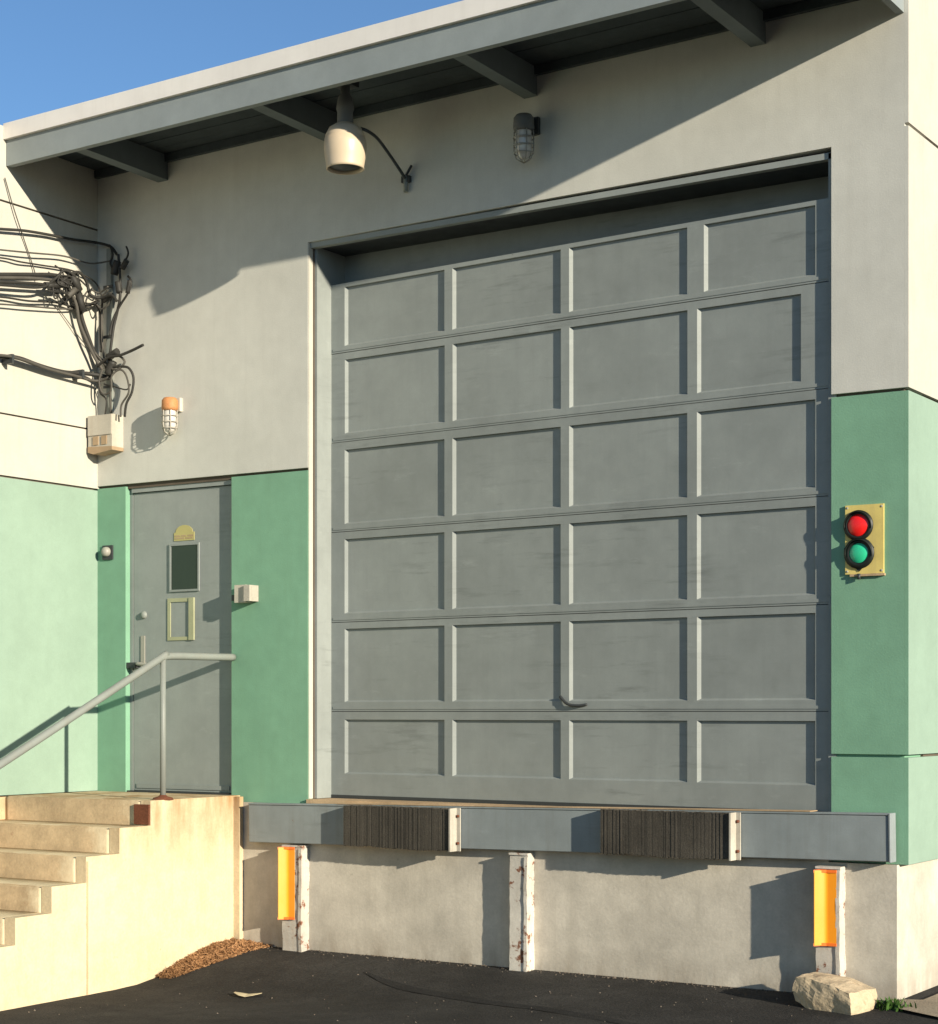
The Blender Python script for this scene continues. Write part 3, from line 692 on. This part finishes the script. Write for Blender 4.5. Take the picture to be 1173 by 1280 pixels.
info = {'thin': ('thin dark cable running along the left wall to the corner', 'cablegrey'), 'thick': ('thick black cable sagging from the left wall into the tangle', 'cable'),
        'wire': ('', 'cablegrey'), 'low': ('', 'cable'), 'down': ('', 'cable'), 'loop': ('', 'cable'), 'rod': ('', 'cable')}
groups = {}
for k, r, pts in CABS:
    groups.setdefault(k, []).append((r, pts))
heads = {'thin': ('cable_run', 'thin upper cables strung along the cream wall to the corner'),
         'thick': ('cable_bundle', 'thick dark cable bundle bending down into the corner tangle'),
         'wire': ('loose_wire', 'faint loose wires hanging diagonally on the cream left wall'),
         'low': ('cable_run', 'pair of heavy cables entering from the left below the tangle'),
         'down': ('cable_tangle', 'knotted vertical cables in the wall corner under the canopy'),
         'loop': ('cable_loop', 'looped black cables dropping into the junction box top'),
         'rod': ('cable_stub', 'short crossed cable stubs sticking out right of the tangle')}
for k, lst in groups.items():
    nm, lab = heads[k]
    t = thing(nm, lst[0][1][-1], lab, 'cables')
    for i, (r, pts) in enumerate(lst):
        if pts[0][1] < -1.2: pts = [(pts[0][0], -5.5, pts[0][2] - .12), (pts[0][0], -3.2, pts[0][2] - .10)] + pts
        bm = BM(); tube(bm, spline(pts, 6), r, 7)
        P('cable' if k != 'wire' else 'wire', M['cablegrey'] if (i % 3 == 1 or k == 'wire') else M['cable'], t, bm)
    if k == 'down':
        # taped knots, clips and splice sleeves in the tangle
        for (x, y, z, a, l, r) in ((-8.93, -.07, 4.62, 70, .10, .026), (-8.90, -.075, 4.48, 100, .08, .022), (-8.84, -.08, 4.63, 50, .07, .02), (-9.0, -.08, 4.42, 20, .09, .022), (-8.98, -.07, 3.93, 60, .10, .028), (-8.95, -.08, 4.02, 20, .10, .024), (-8.80, -.08, 4.47, 75, .09, .016)):
            d = Vector((math.cos(R(a)), 0, math.sin(R(a)))) * l / 2; c_ = Vector((x, y, z))
            bm = BM(); tube(bm, [c_ - d, c_ - d * .6, c_ + d * .6, c_ + d], r, 8); P('splice_sleeve', M['cable'], t, bm)
    if k == 'thick':
        for (x, y, z, a, l, r) in ((-9.07, -.45, 4.45, 20, .12, .026), (-9.06, -.33, 4.48, -50, .12, .026), (-9.07, -.27, 4.36, -70, .12, .026), (-9.06, -.55, 4.42, 10, .14, .022), (-9.05, -.38, 4.40, 40, .1, .02)):
            d = Vector((0, math.cos(R(a)), math.sin(R(a)))) * l / 2; c_ = Vector((x, y, z))
            bm = BM(); tube(bm, [c_ - d, c_ + d], r, 8); P('splice_sleeve', M['cable' if r > .021 else 'cablegrey'], t, bm)
        bm = BM(); rr = random.Random(3)
        for q in range(14):
            c_ = Vector((-9.06 + rr.uniform(-.03, .03), rr.uniform(-.6, -.15), rr.uniform(4.33, 4.52)))
            tube(bm, spline([c_ + Vector((rr.uniform(-.02, .02), rr.uniform(-.09, .09), rr.uniform(-.07, .07))) for _ in range(4)], 5), .006, 5)
        o = P('tangled_tails', M['cable'], t, bm); tag(o, kind='stuff')
    if k == 'low':
        for y in (-.9, -.25, -2.4):
            PB('clip', M['dark'], t, XL + .001, XL + .10, y, y + .02, 3.84, 3.90, .002)
cc = thing('cable_cleat', (-9.02, 0, 4.05), 'tall narrow grey cable cleat behind the corner tangle', 'conduit')
bm = BM(); box(bm, -9.06, -9.02, -.028, -.001, 3.62, 4.78); P('conduit_strip', M['rail'], cc, bm, .004)
for z in (3.8, 4.15, 4.5): PB('strap', M['dark'], cc, -9.085, -8.995, -.034, -.0285, z, z + .02)

# ------------------------------------------------------------------ broken block, weeds, leaves
bm = BM()
bmesh.ops.create_cube(bm, size=1)
bmesh.ops.subdivide_edges(bm, edges=bm.edges[:], cuts=9, use_grid_fill=True)
for v in bm.verts:
    p = v.co.copy(); q = Vector((p.x, p.y, p.z))
    d = max(abs(p.x), abs(p.y), abs(p.z)); sph = p.normalized() * .5
    v.co = p.lerp(sph * 1.35, .34)
    v.co.x *= .365; v.co.y *= .25; v.co.z *= .175
    if p.x > 0: v.co.z += -.018 * p.x * 2
    v.co.z += .018 * (-p.x)
    if p.z < 0 and p.x < -.1: v.co.z += .035 * (-p.x - .1) * 2.2
    if p.x > .2 and p.y < 0: v.co.y -= .03 * (p.x - .2) * 2
    n3 = noise.noise_vector(v.co * 9 + Vector((5, 2, 1))); v.co += n3 * .014
    v.co += noise.noise_vector(v.co * 32) * .004
    v.co.x -= .0
rk = link('broken_block', bm, M['rock'], None, 0, False)
rk.location = (-3.575, -.30, .030); rk.rotation_euler = (0, R(3), R(-10))
tag(rk, 'tan broken concrete block lying at the foot of the right post', 'concrete block')

bm = BM(); rr = random.Random(11)
for i in range(110):
    x = rr.gauss(-3.285, .04); y = rr.gauss(-.24, .035); z = gz(x, y) + .0
    h = rr.uniform(.02, .06); a = rr.uniform(0, 6.28); lean = rr.uniform(.1, .9) * h; w = rr.uniform(.004, .009)
    dx, dy = math.cos(a), math.sin(a)
    v = [bm.verts.new((x - dy * w, y + dx * w, z)), bm.verts.new((x + dy * w, y - dx * w, z)), bm.verts.new((x + dx * lean * .5 + dy * w * .8, y + dy * lean * .5 - dx * w * .8, z + h * .7)), bm.verts.new((x + dx * lean, y + dy * lean, z + h)), bm.verts.new((x + dx * lean * .5 - dy * w * .8, y + dy * lean * .5 + dx * w * .8, z + h * .7))]
    bm.faces.new([v[0], v[1], v[2], v[4]]); bm.faces.new([v[4], v[2], v[3]])
o = link('weed_tuft', bm, M['weed']); tag(o, 'small green weed tuft growing at the foot of the right wall corner', 'weeds', kind='stuff')

bm = BM(); rr = random.Random(5)
def pile(y):    # height and width of the litter bank along the stair side
    t = (y + .95) / .95
    return max(0, math.sin(max(0, min(1, t)) * math.pi * .62 + .35)) * (.15 if y > -.8 else .08)
nseg = 26; rings = []
for i in range(nseg + 1):
    y = -.80 + .77 * i / nseg; hgt = .044 * math.sin(math.pi * min(1, .08 + i / nseg * .75)) ; wd = .10 + .17 * i / nseg
    ring = []
    for k in range(7):
        u = k / 6; x = XS + .002 + wd * u + .0
        z = gh(x, y) - .004 + hgt * (1 - u) ** 1.2 + .010 * noise.noise(Vector((x * 22, y * 22, 0))) * (1 - u)
        ring.append(bm.verts.new((x, y, z)))
    rings.append(ring)
for a, b in zip(rings, rings[1:]):
    for k in range(6): bm.faces.new([a[k], a[k + 1], b[k + 1], b[k]])
for i in range(5200):
    t = rr.random(); y = -.83 + .82 * t; hgt = .044 * math.sin(math.pi * min(1, .08 + t * .75)); wd = .10 + .17 * t
    u = rr.random() ** 1.3 * 1.12; x = XS + .012 + wd * u
    z = gh(x, y) + hgt * max(0, 1 - u) ** 1.2 + rr.uniform(.0, .012)
    l = rr.uniform(.006, .034) * rr.choice((.6, 1, 1)); w = rr.uniform(.001, .006); c_ = Vector((x, y, z))
    A = Vector((rr.uniform(-1, 1), rr.uniform(-1, 1), rr.uniform(-.5, .5))).normalized() * l
    B = A.cross(Vector((rr.uniform(-1, 1), rr.uniform(-1, 1), rr.uniform(.2, 1)))).normalized() * w
    bm.faces.new([bm.verts.new(c_ + q) for q in (-A, B, A, -B)])
o = link('leaf_litter', bm, M['leafbrown']); tag(o, 'bank of brown dry leaf litter against the side of the stairs', 'leaves', kind='stuff')
bm = BM(); pts = []
for k in range(12):
    a = 2 * math.pi * k / 12; rx = .085 * (1 + .15 * math.sin(3 * a)); ry = .05
    pts.append((rx * math.cos(a), ry * math.sin(a)))
cv = bm.verts.new((0, 0, .012)); vs = [bm.verts.new((x, y, .004 + .014 * abs(x) / .08)) for x, y in pts]
for k in range(12): bm.faces.new([cv, vs[k], vs[(k + 1) % 12]])
lf = link('dry_leaf', bm, M['leafpale']); lf.location = (-6.97, -1.02, gh(-6.97, -1.02) + .006); lf.rotation_euler = (0, 0, R(20))
sm = lf.modifiers.new('thick', 'SOLIDIFY'); sm.thickness = .002
tag(lf, 'single pale dry leaf lying on the asphalt in front of the stairs', 'leaf')

# loose grit and pebbles gathered along the wall foot
bm = BM(); rr = random.Random(21)
for i in range(700):
    if rr.random() < .8: x = rr.uniform(-7.7, -3.3); y = -.035 - abs(rr.gauss(0, .05)) - .002
    else: x = rr.uniform(-7.8, -3.2); y = rr.uniform(-2.2, -.1)
    s = rr.uniform(.002, .007) * (1.6 if rr.random() < .08 else 1); z = gh(x, y)
    q = [Vector((rr.uniform(-1, 1), rr.uniform(-1, 1), 0)).normalized() * s for _ in range(1)][0]
    c_ = Vector((x, y, z + .001)); t_ = Vector((-q.y, q.x, 0)) * .7
    vs = [bm.verts.new(c_ + v) for v in (q, t_, -q, -t_)]; tp = bm.verts.new(c_ + Vector((0, 0, s * .9)))
    for k in range(4): bm.faces.new([vs[k], vs[(k + 1) % 4], tp])
o = link('loose_grit', bm, M['grit']); tag(o, 'loose pale grit scattered on the asphalt along the wall foot', 'gravel', kind='stuff')
